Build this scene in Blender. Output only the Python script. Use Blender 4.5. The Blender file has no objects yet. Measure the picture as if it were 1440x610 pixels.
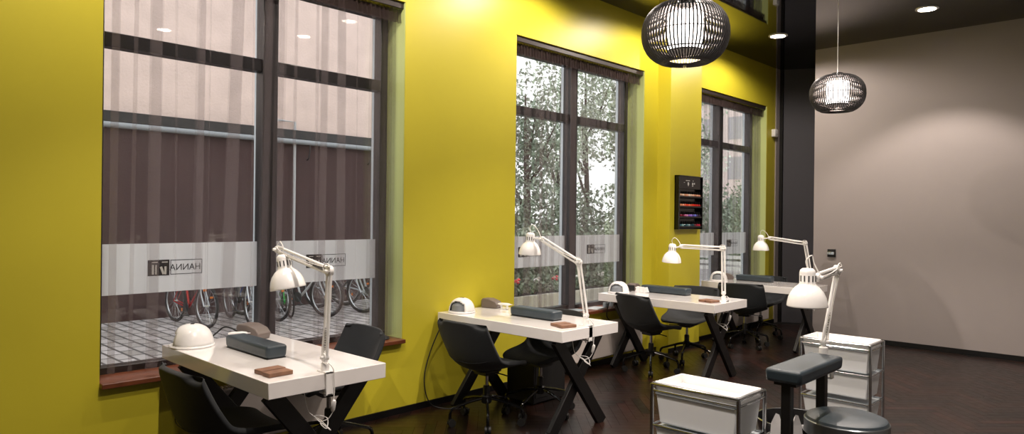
import bpy, bmesh, math, random
from mathutils import Vector, Matrix, Euler, noise
random.seed(7)
PI = math.pi
SC = bpy.context.scene
COL = SC.collection
R = math.radians

# ------------------------------------------------------------------ camera, world, exposure
cd = bpy.data.cameras.new('camera'); cam = bpy.data.objects.new('camera', cd); COL.objects.link(cam)
cd.sensor_fit = 'HORIZONTAL'; cd.sensor_width = 36.0; cd.lens = 978.58 / 1440 * 36; cd.clip_end = 300
_r = Vector((0.72334637, 0.69039465, 0.01119137)); _u = Vector((-0.00866107, -0.00713463, 0.99993704)); _f = Vector((-0.69043103, 0.72339776, -0.00081874))
m = Matrix((_r, _u, -_f)).transposed().to_4x4(); m.translation = Vector((4.3161, 0, 1.5272))
cam.matrix_world = m; SC.camera = cam
SC.view_settings.view_transform = 'Standard'; SC.view_settings.look = 'None'
SC.view_settings.exposure = 0.5; SC.view_settings.gamma = 1.0; SC.view_settings.use_curve_mapping = False
SC.cycles.transparent_max_bounces = 40; SC.cycles.max_bounces = 10
SKY = 1.4
w = bpy.data.worlds.new('overcast_sky'); SC.world = w; w.use_nodes = True
bg = w.node_tree.nodes['Background']; bg.inputs[0].default_value = (1, 1, 1, 1); bg.inputs[1].default_value = SKY
SPOT_W = 60.0        # recessed ceiling spots
SPOT_COL = (1.0, 0.87, 0.77)
ROOM_W = 0.0

# ------------------------------------------------------------------ materials
_m = {}
def srgb(h):
    h = h.lstrip('#'); c = [int(h[i:i+2], 16) / 255 for i in (0, 2, 4)]
    return tuple(x / 12.92 if x <= .04045 else ((x + .055) / 1.055) ** 2.4 for x in c) + (1,)
def mat(name, col='#808080', rough=.5, metal=0., var=0., vscale=8., bump=0., bscale=60., emis=0., coat=0., spec=.5, sheen=0., trans=0.):
    if name in _m: return _m[name]
    M = bpy.data.materials.new(name); M.use_nodes = True; _m[name] = M
    N, L = M.node_tree.nodes, M.node_tree.links; b = N['Principled BSDF']
    c = srgb(col) if isinstance(col, str) else col
    b.inputs['Base Color'].default_value = c; b.inputs['Roughness'].default_value = rough; b.inputs['Metallic'].default_value = metal
    b.inputs['Coat Weight'].default_value = coat; b.inputs['Specular IOR Level'].default_value = spec; b.inputs['Sheen Weight'].default_value = sheen
    b.inputs['Transmission Weight'].default_value = trans
    tc = N.new('ShaderNodeTexCoord')
    if var:
        n = N.new('ShaderNodeTexNoise'); n.inputs['Scale'].default_value = vscale; n.inputs['Detail'].default_value = 5
        L.new(tc.outputs['Object'], n.inputs['Vector'])
        r = N.new('ShaderNodeValToRGB')
        r.color_ramp.elements[0].position = .3; r.color_ramp.elements[1].position = .7
        r.color_ramp.elements[0].color = tuple(x * (1 - var) for x in c[:3]) + (1,)
        r.color_ramp.elements[1].color = tuple(min(1, x * (1 + var)) for x in c[:3]) + (1,)
        L.new(n.outputs['Fac'], r.inputs['Fac']); L.new(r.outputs['Color'], b.inputs['Base Color'])
    if bump:
        n = N.new('ShaderNodeTexNoise'); n.inputs['Scale'].default_value = bscale; n.inputs['Detail'].default_value = 3
        L.new(tc.outputs['Object'], n.inputs['Vector'])
        bp = N.new('ShaderNodeBump'); bp.inputs['Strength'].default_value = bump; bp.inputs['Distance'].default_value = .01
        L.new(n.outputs['Fac'], bp.inputs['Height']); L.new(bp.outputs['Normal'], b.inputs['Normal'])
    if emis:
        b.inputs['Emission Color'].default_value = c; b.inputs['Emission Strength'].default_value = emis
    return M
def sheer(name, col, alpha, trl=.5, col2=None):
    M = bpy.data.materials.new(name); M.use_nodes = True; _m[name] = M
    N, L = M.node_tree.nodes, M.node_tree.links; N.clear()
    o = N.new('ShaderNodeOutputMaterial'); mx = N.new('ShaderNodeMixShader'); m2 = N.new('ShaderNodeMixShader')
    t = N.new('ShaderNodeBsdfTransparent'); d = N.new('ShaderNodeBsdfDiffuse'); tl = N.new('ShaderNodeBsdfTranslucent')
    d.inputs[0].default_value = srgb(col); tl.inputs[0].default_value = srgb(col2 or col)
    mx.inputs[0].default_value = alpha; m2.inputs[0].default_value = trl
    L.new(d.outputs[0], m2.inputs[1]); L.new(tl.outputs[0], m2.inputs[2])
    L.new(t.outputs[0], mx.inputs[1]); L.new(m2.outputs[0], mx.inputs[2]); L.new(mx.outputs[0], o.inputs[0])
    return M
def glassmat():
    M = bpy.data.materials.new('window_glass'); M.use_nodes = True
    N, L = M.node_tree.nodes, M.node_tree.links; N.clear()
    o = N.new('ShaderNodeOutputMaterial'); mx = N.new('ShaderNodeMixShader'); t = N.new('ShaderNodeBsdfTransparent')
    g = N.new('ShaderNodeBsdfGlossy'); g.inputs['Roughness'].default_value = .01; fr = N.new('ShaderNodeFresnel'); ge = N.new('ShaderNodeNewGeometry'); mr = N.new('ShaderNodeMapRange')
    mr.inputs[3].default_value = 1.5; mr.inputs[4].default_value = 1 / 1.5; L.new(ge.outputs['Backfacing'], mr.inputs[0]); L.new(mr.outputs[0], fr.inputs[0])
    t.inputs[0].default_value = (.97, .98, .98, 1)
    L.new(fr.outputs[0], mx.inputs[0]); L.new(t.outputs[0], mx.inputs[1]); L.new(g.outputs[0], mx.inputs[2]); L.new(mx.outputs[0], o.inputs[0])
    return M
GLASS = glassmat()
YEL = mat('yellow_wall_paint', '#c6ba30', .42, var=.03, vscale=1.5, bump=.05, bscale=300)
BLACKM = mat('black_powder_coated_steel', '#0c0c0d', .4)
WHITE_L = mat('white_lacquer', '#f7f4f3', .09, coat=.6)
WHITE_P = mat('white_plastic', '#f0efee', .3)
WHITE_M = mat('white_painted_metal', '#fdfcfb', .25, coat=.3)
FAB = mat('charcoal_upholstery', '#1d2125', .7, var=.12, vscale=60, bump=.25, bscale=500, sheen=.05)
LEATH = mat('slate_leatherette', '#2f3b43', .42, var=.05, vscale=30, bump=.1, bscale=400)
CHROME = mat('chrome', '#c9cdd0', .12, 1.)
FRAME = mat('dark_window_frame', '#090a0c', .3, spec=.6)
WOODS = mat('brown_sill_wood', '#6b3a22', .35, var=.25, vscale=12)
RUB = mat('black_rubber', '#101010', .6)
TAUPE = mat('taupe_plastic', '#6d625c', .45)
CERM = mat('black_stretch_ceiling', '#050505', .03)
GREYW = mat('grey_wall_paint', '#4b4a50', .7, bump=.1, bscale=200)
GREYL = mat('light_grey_wall_paint', '#a09896', .7, bump=.1, bscale=200)

# ------------------------------------------------------------------ mesh helpers
class MB:
    def __init__(s): s.bm = bmesh.new()
    def box(s, c, d, rot=None, taper=None):
        vs = []
        for z in (-1, 1):
            k = taper if (taper and z < 0) else (1, 1)
            for x, y in ((-1, -1), (1, -1), (1, 1), (-1, 1)):
                v = Vector((x * d[0] / 2 * k[0], y * d[1] / 2 * k[1], z * d[2] / 2))
                if rot is not None: v = (rot if isinstance(rot, Matrix) else Euler(rot).to_matrix()) @ v
                vs.append(s.bm.verts.new(v + Vector(c)))
        for f in ((3, 2, 1, 0), (4, 5, 6, 7), (0, 1, 5, 4), (1, 2, 6, 5), (2, 3, 7, 6), (3, 0, 4, 7)): s.bm.faces.new([vs[i] for i in f])
        return s
    def bb(s, a, b):
        return s.box([(a[i] + b[i]) / 2 for i in range(3)], [abs(b[i] - a[i]) for i in range(3)])
    def tube(s, pts, r, n=8, closed=False, sect=None):
        pts = [Vector(p) for p in pts]; k = len(pts); rings = []; up = None
        for i, p in enumerate(pts):
            if closed: t = (pts[(i + 1) % k] - pts[i - 1]).normalized()
            else: t = (pts[min(i + 1, k - 1)] - pts[max(i - 1, 0)]).normalized()
            if up is None: up = Vector((0, 0, 1)) if abs(t.z) < .9 else Vector((1, 0, 0))
            a = up.cross(t)
            if a.length < 1e-5: a = Vector((1, 0, 0)).cross(t)
            a.normalize(); b = t.cross(a); up = b
            rr = r[i] if isinstance(r, (list, tuple)) else r
            if sect: rings.append([s.bm.verts.new(p + a * x + b * y) for x, y in sect])
            else: rings.append([s.bm.verts.new(p + a * rr * math.cos(2 * PI * j / n) + b * rr * math.sin(2 * PI * j / n)) for j in range(n)])
        nn = len(rings[0])
        for i in range(k if closed else k - 1):
            A, B = rings[i], rings[(i + 1) % k]
            for j in range(nn): s.bm.faces.new((A[j], A[(j + 1) % nn], B[(j + 1) % nn], B[j]))
        if not closed:
            s.bm.faces.new(rings[0][::-1]); s.bm.faces.new(rings[-1])
        return s
    def lathe(s, prof, c=(0, 0, 0), n=32, rot=None, cap=True):
        rings = []
        Rm = rot if rot is not None else Matrix.Identity(3)
        for r, z in prof:
            if r < 1e-6: rings.append([s.bm.verts.new(Rm @ Vector((0, 0, z)) + Vector(c))])
            else: rings.append([s.bm.verts.new(Rm @ Vector((r * math.cos(2 * PI * j / n), r * math.sin(2 * PI * j / n), z)) + Vector(c)) for j in range(n)])
        for A, B in zip(rings, rings[1:]):
            if len(A) == 1 and len(B) == 1: continue
            for j in range(n):
                j2 = (j + 1) % n
                if len(A) == 1: s.bm.faces.new((A[0], B[j2], B[j]))
                elif len(B) == 1: s.bm.faces.new((A[j], A[j2], B[0]))
                else: s.bm.faces.new((A[j], A[j2], B[j2], B[j]))
        if cap:
            if len(rings[0]) > 2: s.bm.faces.new(rings[0][::-1])
            if len(rings[-1]) > 2: s.bm.faces.new(rings[-1])
        return s
    def cyl(s, a, b, r, n=16): return s.tube([a, b], r, n)
    def grid(s, P):
        V = [[s.bm.verts.new(p) for p in row] for row in P]
        for i in range(len(V) - 1):
            for j in range(len(V[0]) - 1): s.bm.faces.new((V[i][j], V[i][j + 1], V[i + 1][j + 1], V[i + 1][j]))
        return s
    def build(s, name, material, parent=None, bevel=0, smooth=True, sub=0, solid=0, seg=2, angle=35):
        bmesh.ops.recalc_face_normals(s.bm, faces=s.bm.faces)
        me = bpy.data.meshes.new(name)
        if smooth:
            for f in s.bm.faces: f.smooth = True
            for e in s.bm.edges:
                if len(e.link_faces) == 2 and e.calc_face_angle(0) > R(angle): e.smooth = False
        s.bm.to_mesh(me); s.bm.free()
        me.materials.append(material)
        o = bpy.data.objects.new(name, me); COL.objects.link(o)
        if parent is not None: o.parent = parent
        if solid:
            md = o.modifiers.new('solid', 'SOLIDIFY'); md.thickness = solid; md.offset = 0
        if bevel:
            md = o.modifiers.new('bevel', 'BEVEL'); md.width = bevel; md.segments = seg; md.limit_method = 'ANGLE'; md.angle_limit = R(40)
            md.harden_normals = False
        if sub:
            md = o.modifiers.new('sub', 'SUBSURF'); md.levels = sub; md.render_levels = sub
        return o
def tag(o, label, cat, group=None):
    o['label'] = label; o['category'] = cat
    if group: o['group'] = group
    return o
def thing(name, label, cat, loc=(0, 0, 0), rz=0, group=None):
    o = bpy.data.objects.new(name, None); COL.objects.link(o); o.empty_display_size = .1
    o.location = loc; o.rotation_euler = (0, 0, rz)
    return tag(o, label, cat, group)
def struct(o, stuff=False): o['kind'] = 'structure'; return o
def copy_tree(o, parent=None):
    c = o.copy(); COL.objects.link(c)
    if parent is not None: c.parent = parent
    for ch in list(o.children): copy_tree(ch, c)
    return c
def bez(pts, n=8):
    pts = [Vector(p) for p in pts]; out = []
    for i in range(len(pts) - 1):
        p0 = pts[max(i - 1, 0)]; p1 = pts[i]; p2 = pts[i + 1]; p3 = pts[min(i + 2, len(pts) - 1)]
        for k in range(n):
            t = k / n
            out.append(.5 * ((2 * p1) + (p2 - p0) * t + (2 * p0 - 5 * p1 + 4 * p2 - p3) * t * t + (3 * p1 - p0 - 3 * p2 + p3) * t ** 3))
    out.append(pts[-1]); return out

# ------------------------------------------------------------------ room shell
CZ = 3.764
WIN = [(1.22, 3.31), (4.56, 6.65), (7.78, 9.87)]      # y extents of the openings
SILL, HEAD = .545, 3.17
def poly(name, pts, z0, z1, material):
    b = MB(); n = len(pts)
    lo = [b.bm.verts.new((x, y, z0)) for x, y in pts]; hi = [b.bm.verts.new((x, y, z1)) for x, y in pts]
    b.bm.faces.new(lo[::-1]); b.bm.faces.new(hi)
    for i in range(n): b.bm.faces.new((lo[i], lo[(i + 1) % n], hi[(i + 1) % n], hi[i]))
    return struct(b.build(name, material, smooth=False))

# wall_left with three window openings (0.34 thick)
b = MB(); T = -.34; ys = -2.2; ye = 10.16
b.bb((T, ys, -.1), (0, ye, SILL)); b.bb((T, ys, HEAD), (0, ye, CZ + .1))
b.bb((T, ys, SILL), (0, 1.22, HEAD))
b.bb((T, 3.31, SILL), (0, 4.56, HEAD)); b.bb((T, 6.65, SILL), (0, 7.78, HEAD)); b.bb((T, 9.87, SILL), (0, ye, HEAD))
struct(b.build('wall_left', YEL, smooth=False))
struct(MB().bb((0, 6.93, 0), (.168, 7.63, CZ)).build('wall_pilaster', YEL, smooth=False))
# rear corner: grey wall, black strip, angled grey wall, nearer light grey wall
struct(MB().bb((-.34, 10.16, -.1), (.015, 10.28, CZ + .1)).build('wall_rear_return', GREYL, smooth=False))
struct(MB().bb((-.34, 10.28, -.1), (.06, 10.335, CZ + .1)).build('trim_1', mat('black_trim', '#060606', .5), smooth=False))
poly('wall_rear', [(.06, 10.32), (.5, 10.55), (.86, 10.66), (.86, 10.85), (-.2, 10.85), (-.2, 10.32)], -.1, CZ + .1, GREYW)
poly('wall_rear_near', [(.86, 9.38), (5.3, 9.38), (5.3, 9.5), (.98, 9.5), (.98, 10.85), (.86, 10.85)], -.1, CZ + .1, GREYL)
# walls behind the camera
DARKW = mat('plain_grey_plaster', '#8a8888', .8)
struct(MB().bb((5.2, -2.2, -.1), (5.3, 9.38, CZ + .1)).build('wall_right', DARKW, smooth=False))
struct(MB().bb((-.34, -2.3, -.1), (5.3, -2.2, CZ + .1)).build('wall_behind', DARKW, smooth=False))
FP = [(0, -2.2), (5.2, -2.2), (5.2, 9.38), (.86, 9.38), (.86, 10.66), (.5, 10.55), (.06, 10.335), (.015, 10.28), (.015, 10.16), (0, 10.16)]
poly('ceiling', FP, CZ, CZ + .1, CERM)
# floor: subfloor and herringbone parquet boards in one mesh
poly('floor_base', FP, -.1, -.006, mat('floor_joint', '#0a0706', .8))
def parquet():
    M = bpy.data.materials.new('dark_oak_parquet'); M.use_nodes = True
    N, L = M.node_tree.nodes, M.node_tree.links; bs = N['Principled BSDF']
    at = N.new('ShaderNodeAttribute'); at.attribute_name = 'tone'
    tc = N.new('ShaderNodeTexCoord'); n = N.new('ShaderNodeTexNoise'); n.inputs['Scale'].default_value = 14; n.inputs['Detail'].default_value = 6
    L.new(tc.outputs['Object'], n.inputs['Vector'])
    mx = N.new('ShaderNodeMixRGB'); mx.blend_type = 'MULTIPLY'; mx.inputs[0].default_value = .6
    L.new(at.outputs['Color'], mx.inputs[1]); L.new(n.outputs['Color'], mx.inputs[2]); L.new(mx.outputs[0], bs.inputs['Base Color'])
    rr = N.new('ShaderNodeMapRange'); rr.inputs[3].default_value = .22; rr.inputs[4].default_value = .42
    L.new(n.outputs['Fac'], rr.inputs[0]); L.new(rr.outputs[0], bs.inputs['Roughness'])
    return M
b = MB(); cl = b.bm.loops.layers.color.new('tone'); W_, L_ = .075, .45
def inside(x, y):
    if x < -.3 or y < -2.4 or x > 5.6: return False
    if x < .84: return y < 10.2 + .45 * x
    return y < 9.6
def plank(cx, cy, ang):
    c = Vector((cx, cy, 0)); a = Vector((math.cos(ang), math.sin(ang), 0)) * (L_ / 2 - .0012); d = Vector((-math.sin(ang), math.cos(ang), 0)) * (W_ / 2 - .0012)
    q = [c - a - d, c + a - d, c + a + d, c - a + d]
    if not all(inside(v.x, v.y) for v in q): return
    f = b.bm.faces.new([b.bm.verts.new(v) for v in q]); k = random.uniform(.5, 1.5)
    for lp in f.loops: lp[cl] = (.13 * k, .065 * k, .045 * k, 1)
nst = int(L_ / W_)
# herringbone in a frame turned 45 degrees
for i in range(-90, 130):
    for j in range(-16, 24):
        for o in (0, 1):
            if o == 0: u0, v0 = i * W_ + j * 2 * L_, i * W_; cu, cv, an = u0 + L_ / 2, v0 + W_ / 2, 0
            else: u0, v0 = i * W_ + j * 2 * L_ + L_, i * W_; cu, cv, an = u0 + W_ / 2, v0 + W_ - L_ / 2, PI / 2
            # second family stands against the end of the first
            c45 = math.sqrt(.5); x = (cu - cv) * c45 + 2; y = (cu + cv) * c45 + 3
            if -.5 < x < 5.7 and -2.6 < y < 11.2: plank(x, y, an + PI / 4)
for co, no in (((.001, 0, 0), (-1, 0, 0)), ((5.199, 0, 0), (1, 0, 0)), ((0, -2.199, 0), (0, -1, 0))):
    bmesh.ops.bisect_plane(b.bm, geom=b.bm.verts[:] + b.bm.edges[:] + b.bm.faces[:], plane_co=co, plane_no=no, clear_outer=True)
struct(b.build('floor', parquet(), smooth=False))
struct(MB().bb((0, -2.2, 0), (.012, 6.93, .05)).bb((0, 7.63, 0), (.012, 10.16, .05)).build('baseboard_left', BLACKM, smooth=False))
struct(MB().bb((.98, 9.368, 0), (5.2, 9.38, .06)).build('baseboard_rear', BLACKM, smooth=False))
struct(MB().bb((.168, 6.925, 0), (.18, 7.635, .05)).build('baseboard_pilaster', BLACKM, smooth=False))

# ------------------------------------------------------------------ windows
FILM = sheer('frosted_film', '#f2f5f7', .78, .75)
FX = -.22
def text_mesh(s, size, material, parent, name='lettering'):
    cu = bpy.data.curves.new(name, 'FONT'); cu.body = s; cu.size = size; cu.extrude = .0006
    tmp = bpy.data.objects.new('tmp', cu); COL.objects.link(tmp); bpy.context.view_layer.update()
    me = bpy.data.meshes.new_from_object(tmp.evaluated_get(bpy.context.evaluated_depsgraph_get()))
    bpy.data.objects.remove(tmp); me.materials.clear(); me.materials.append(material); me.name = name
    o = bpy.data.objects.new(name, me); COL.objects.link(o); o.parent = parent; return o
INK = mat('dark_print', '#15171a', .6)
def window(i, y0, y1, full0, left_frame=True):
    t = bpy.data.objects.new('window_%d' % i, None); COL.objects.link(t); struct(t)
    f = MB(); xo, xi = FX - .09, FX; yf = yg = y0
    mid = full0 + 1.095
    f.bb((xo, yf, SILL), (xi, y1, SILL + .07)); f.bb((xo, yf, HEAD - .09), (xi, y1, HEAD))
    if left_frame: f.bb((xo, y0, SILL + .07), (xi, y0 + .07, HEAD - .09))
    f.bb((xo, y1 - .07, SILL + .07), (xi, y1, HEAD - .09))
    f.bb((xo, mid - .055, SILL + .07), (xi + .015, mid + .055, HEAD - .09))
    f.bb((xo, yf + (.07 if left_frame else 0), 2.50), (xi, mid - .055, 2.585)); f.bb((xo, mid + .055, 2.50), (xi, y1 - .07, 2.585))
    f.build('window_frame', FRAME, t, bevel=.004)
    g = MB(); xa, xb = -.35, xo - .002; SKYSHEEN = mat('outer_frame_sky_sheen', '#cfd9e0', .35, .3)  # sky sheen on the frame's outer sides is put into this pale colour
    g.bb((xa, mid - .045, SILL), (xb, mid + .045, HEAD - .05)); g.bb((xa, y1 - .06, SILL), (xb, y1, HEAD - .05))
    g.build('outer_frame', SKYSHEEN, t, smooth=False)
    for a, c in ((yg, mid - .055), (mid + .055, y1 - .07)):
        for z0, z1 in ((SILL + .07, 2.50), (2.585, HEAD - .09)):
            MB().bb((-.276, a, z0), (-.272, c, z1)).build('glass_pane', GLASS, t, smooth=False)
        s0 = a if a > y0 + .3 or left_frame else full0 + .07
        fm = MB().bb((-.2705, a, 1.03), (-.270, c, 1.335)).build('frosted_band', FILM, t, smooth=False)
        e0 = (mid + .055 if a > y0 + .3 else full0 + .07) + .265
        X = -.2685
        eb = MB().bb((X, e0, 1.133), (X + .001, e0 + .128, 1.232)).build('emblem', INK, fm, smooth=False) if e0 > y0 else None
        if eb:
            PL = mat('pale_print', '#c9cbc9', .6); g = MB()
            g.box((X + .002, e0 + .03, 1.172), (.001, .012, .06)); g.box((X + .002, e0 + .048, 1.172), (.001, .008, .06))
            g.box((X + .002, e0 + .085, 1.165), (.001, .014, .05), (.35, 0, 0)); g.box((X + .002, e0 + .104, 1.165), (.001, .012, .05))
            g.box((X + .002, e0 + .04, 1.217), (.001, .035, .006)); g.box((X + .002, e0 + .1, 1.217), (.001, .035, .006))
            g.build('emblem_strokes', PL, eb, smooth=False)
        q = MB(); b0, b1 = e0 + .134, e0 + .332; z0, z1 = 1.137, 1.230
        for (p, r_) in (((b0, z0), (b1, z0 + .004)), ((b0, z1 - .004), (b1, z1)), ((b0, z0), (b0 + .004, z1)), ((b1 - .004, z0), (b1, z1))):
            
            if r_[0] > yg: q.bb((X, max(p[0], yg), p[1]), (X + .001, r_[0], r_[1]))
        q.build('sign_border', INK, fm, smooth=False)
        tx = text_mesh('HANNA' if e0 > yg else 'HA', .058, INK, fm)
        tx.matrix_local = Matrix.Translation((X + .001, e0 + .323, 1.163)) @ Matrix(((0, 0, -1), (-1, 0, 0), (0, 1, 0))).to_4x4() @ Matrix.Scale(.92, 4, (1, 0, 0))
    sl = MB().bb((FX, y0, SILL), (.045, y1 - .0, SILL + .03)).build('window_sill', WOODS, t, bevel=.004)
    return t
LIME = mat('pale_lime_reveal_lining', '#c3cf86', .4)  # added lining on the right reveals, paler and greener than the yellow wall
for k, (a, c) in enumerate(WIN): struct(MB().bb((FX, c - .006, SILL + .03), (-.004, c, HEAD)).build('trim_%d' % (k + 2), LIME, smooth=False))
window(1, 1.22, 3.31, 1.22); window(2, 4.56, 6.65, 4.56); window(3, 7.78, 9.87, 7.78)

# ------------------------------------------------------------------ sheer curtains
CURT = sheer('mauve_sheer_curtain', '#544c4e', .07, .55, '#cfc0c0')
HEADM = sheer('gathered_curtain_header', '#3c3230', .55, .4, '#8c7a78')
def curtain(path_fn, y0, y1, label, group, ztop=3.10, zbot=.60):
    t = thing('sheer_curtain', label, 'curtain', (0, (y0 + y1) / 2, zbot), 0, group)
    off = Vector((0, (y0 + y1) / 2, zbot))
    zs = [ztop - .0] + [ztop - .03, ztop - .08, ztop - .16] + [ztop - .16 - (ztop - .16 - zbot) * k / 12 for k in range(1, 13)]
    rows = []
    for z in zs:
        k = (ztop - z) / (ztop - zbot)
        rows.append([Vector(path_fn(s, k)) + Vector((0, 0, z)) - off for s in range(path_fn.n)])
    MB().grid(rows).build('fabric', CURT, t, angle=180)
    # gathered pencil pleat header
    n = int((y1 - y0) / .012); rows = []
    for z in (ztop + .02, ztop - .01, ztop - .05, ztop - .085):
        rows.append([Vector((-.055 + .014 * math.sin(j * 1.9 + z * 12) + random.uniform(-.006, .006), y0 + (y1 - y0) * j / n, z)) - off for j in range(n + 1)])
    MB().grid(rows).build('gathered_header', HEADM, t, angle=180)
def folds(y0, y1, spec, seed, wig=.012):
    """spec: (y_top, y_bottom, width, depth) of overlapping Z folds"""
    rnd = random.Random(seed); st = []
    spec = sorted(spec); pts = []           # entries: (kind, y_top, y_bot, w, part)
    y = y0; i = 0; N = 60
    keys = []
    def base(yy): keys.append((yy, yy, 0, rnd.uniform(0, 6)))
    cur = y0; base(cur)
    for (yt, yb, wd, dp) in spec:
        while cur + .05 < min(yt, yb) - wd / 2 - .02:
            cur += .05; base(cur)
        nz = 4 if wd >= .04 else (3 if wd >= .018 else 2)
        for q in range(nz):
            g = dp * (1 - 2 * q / nz); e = rnd.uniform(-.15, .15) * wd
            keys.append((yt - wd / 2 + e, yb - wd / 2 + e, -g, 0)); keys.append((yt + wd / 2 + e, yb + wd / 2 - e, g * .6 + .003, 0))
        cur = max(yt, yb) + wd / 2 + .015
        base(cur)
    while cur + .05 < y1: cur += .05; base(cur)
    keys.append((y1, y1, 0, 0))
    def fn(s, k):
        yt, yb, dx, ph = keys[s]; kk = k
        y_ = yt + (yb - yt) * kk
        if dx == 0: dx = wig * math.sin(ph + k * 2) * (.4 + k)
        top = min(1, .35 + k * 4)
        return (-.085 + dx * top, y_, 0)
    fn.n = len(keys); return fn
G = 'sheer curtains across the left wall windows'
curtain(folds(1.24, 2.27, [(1.31, 1.30, .04, .02), (1.42, 1.40, .02, .015), (1.53, 1.52, .06, .03), (1.64, 1.65, .012, .01), (1.80, 1.775, .045, .02), (1.85, 1.835, .008, .01), (2.035, 1.955, .075, .03), (2.13, 2.12, .01, .01), (2.235, 2.2, .05, .05)], 1), 1.24, 2.27,
        'sheer mauve curtain at the left pane of the window nearest the viewer', None)
curtain(folds(2.29, 3.30, [(2.33, 2.30, .05, .04), (2.44, 2.41, .018, .015), (2.60, 2.60, .02, .015), (2.66, 2.645, .05, .02), (2.80, 2.80, .065, .02), (2.93, 2.93, .008, .01), (3.09, 3.08, .085, .03), (3.17, 3.16, .03, .02), (3.215, 3.21, .04, .03), (3.255, 3.25, .045, .03)], 2), 2.29, 3.30,
        'sheer mauve curtain beside the yellow wall, right pane of the window with bicycles outside', None)
def rfolds(y0, y1, n, seed):
    rnd = random.Random(seed); out = []; y = y0 + .05
    while y < y1 - .2:
        wd = rnd.choice([.012, .02, .03, .045, .07, .09]); out.append((y + wd / 2, y + wd / 2 + rnd.uniform(-.035, .035), wd, rnd.uniform(.012, .03))); y += wd + rnd.uniform(.015, .075)
    return out + [(y1 - .12, y1 - .11, .05, .03), (y1 - .05, y1 - .06, .05, .03)]
curtain(folds(4.58, 6.63, rfolds(4.58, 6.63, 0, 5), 3), 4.58, 6.63, 'sheer mauve curtain across the middle window with trees and red flowers outside', None)
curtain(folds(7.80, 9.85, rfolds(7.80, 9.85, 0, 9), 4), 7.80, 9.85, 'sheer mauve curtain across the farthest window beside the polish rack', None)
RAILM = mat('dark_bronze_rail', '#2a2220', .45)
for y0, y1, nm in ((1.225, 3.34, 'nearest, left'), (4.565, 6.645, 'middle'), (7.785, 9.865, 'farthest')):
    o = MB().bb((-.075, y0, 3.135), (-.03, y1 if y1 != 3.34 else 3.305, 3.165)).bb((-.03, y0, 3.12), (-.018, y1 if y1 != 3.34 else 3.305, 3.168)).build('curtain_rail', RAILM, bevel=.003)
    tag(o, {'nearest, left': 'dark curtain rail along the top of the window with bicycles outside', 'middle': 'dark curtain rail along the top of the middle window', 'farthest': 'dark curtain rail along the top of the farthest window'}[nm], 'curtain rail')

# ------------------------------------------------------------------ radiators
RADM = mat('beige_white_radiator_enamel', '#cfc6c0', .4)
for (a, c, lb) in ((1.80, 2.70, 'low white panel radiator under the window nearest the viewer'), (4.74, 6.50, 'long low white panel radiator under the middle window'), (8.3, 9.76, 'low white panel radiator under the farthest window')):
    t = thing('radiator', lb, 'radiator', (.08, (a + c) / 2, .1)); L0 = (c - a) / 2
    MB().bb((-.03, -L0, 0), (.03, L0, .35)).build('panel', RADM, t, bevel=.012)
    g = MB()
    k = int((c - a - .06) / .02)
    for j in range(k): g.bb((-.025, -L0 + .03 + j * .02, .352), (.025, -L0 + .04 + j * .02, .360))
    g.build('top_grille', mat('cream_grille', '#b9ab90', .5), t, smooth=False)
    for q in (-L0 + .1, L0 - .14): MB().bb((-.075, q, .05), (-.03, q + .04, .3)).build('bracket', RADM, t, smooth=False)

# ------------------------------------------------------------------ ceiling spots
for k, (x, y) in enumerate([(.77, .95), (.77, 2.80), (.77, 4.65), (.77, 6.50), (.79, 8.35), (2.06, 4.5), (3.08, 4.5), (2.06, 1.6), (3.08, 1.6), (2.06, 6.2), (3.08, 6.4), (2.4, 8.3), (4.1, 3.2)]):  # last two are fill lights added to brighten the closed room
    lb = ['round recessed ceiling spot behind the viewer side near the left wall', 'round recessed ceiling spot above the nearest desk', 'round recessed ceiling spot above the wall between the two nearest windows',
          'round recessed ceiling spot just above the large pendant lamp', 'round lit recessed spot in the black ceiling beside the rear corner', 'round recessed ceiling spot mirrored in the nearest window, right one', 'round recessed ceiling spot mirrored in the nearest window, left one',
          'round recessed ceiling spot above the aisle beside the nearest desk', 'round recessed ceiling spot above the viewer', 'round recessed ceiling spot above the aisle beyond the large pendant lamp',
          'round recessed ceiling spot above the two white trolleys', 'added ceiling fill spot close to the light grey rear wall, right of the smaller pendant', 'added ceiling fill spot near the right hand wall beside the viewer'][k]
    t = thing('ceiling_spot', lb, 'ceiling light', (x, y, CZ))
    MB().lathe([(.11, -.001), (.11, -.008), (.085, -.012), (.082, -.004), (.082, -.001)], n=32, cap=False).build('trim_ring', WHITE_M, t)
    MB().lathe([(0, -.006), (.08, -.006), (.08, -.002), (0, -.002)], n=32, cap=False).build('lens', mat('lit_spot_lens', (1, .86, .70, 1), .3, emis=40), t)
    ld = bpy.data.lights.new('spot_beam', 'SPOT'); ld.energy = SPOT_W if x < 1 else SPOT_W * 1.9; ld.color = SPOT_COL; ld.spot_size = R(168 if x < 1 else 104); ld.spot_blend = .35; ld.shadow_soft_size = .012
    lo = bpy.data.objects.new('spot_beam', ld); COL.objects.link(lo); lo.parent = t; lo.location = (0, 0, -.03)

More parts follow.
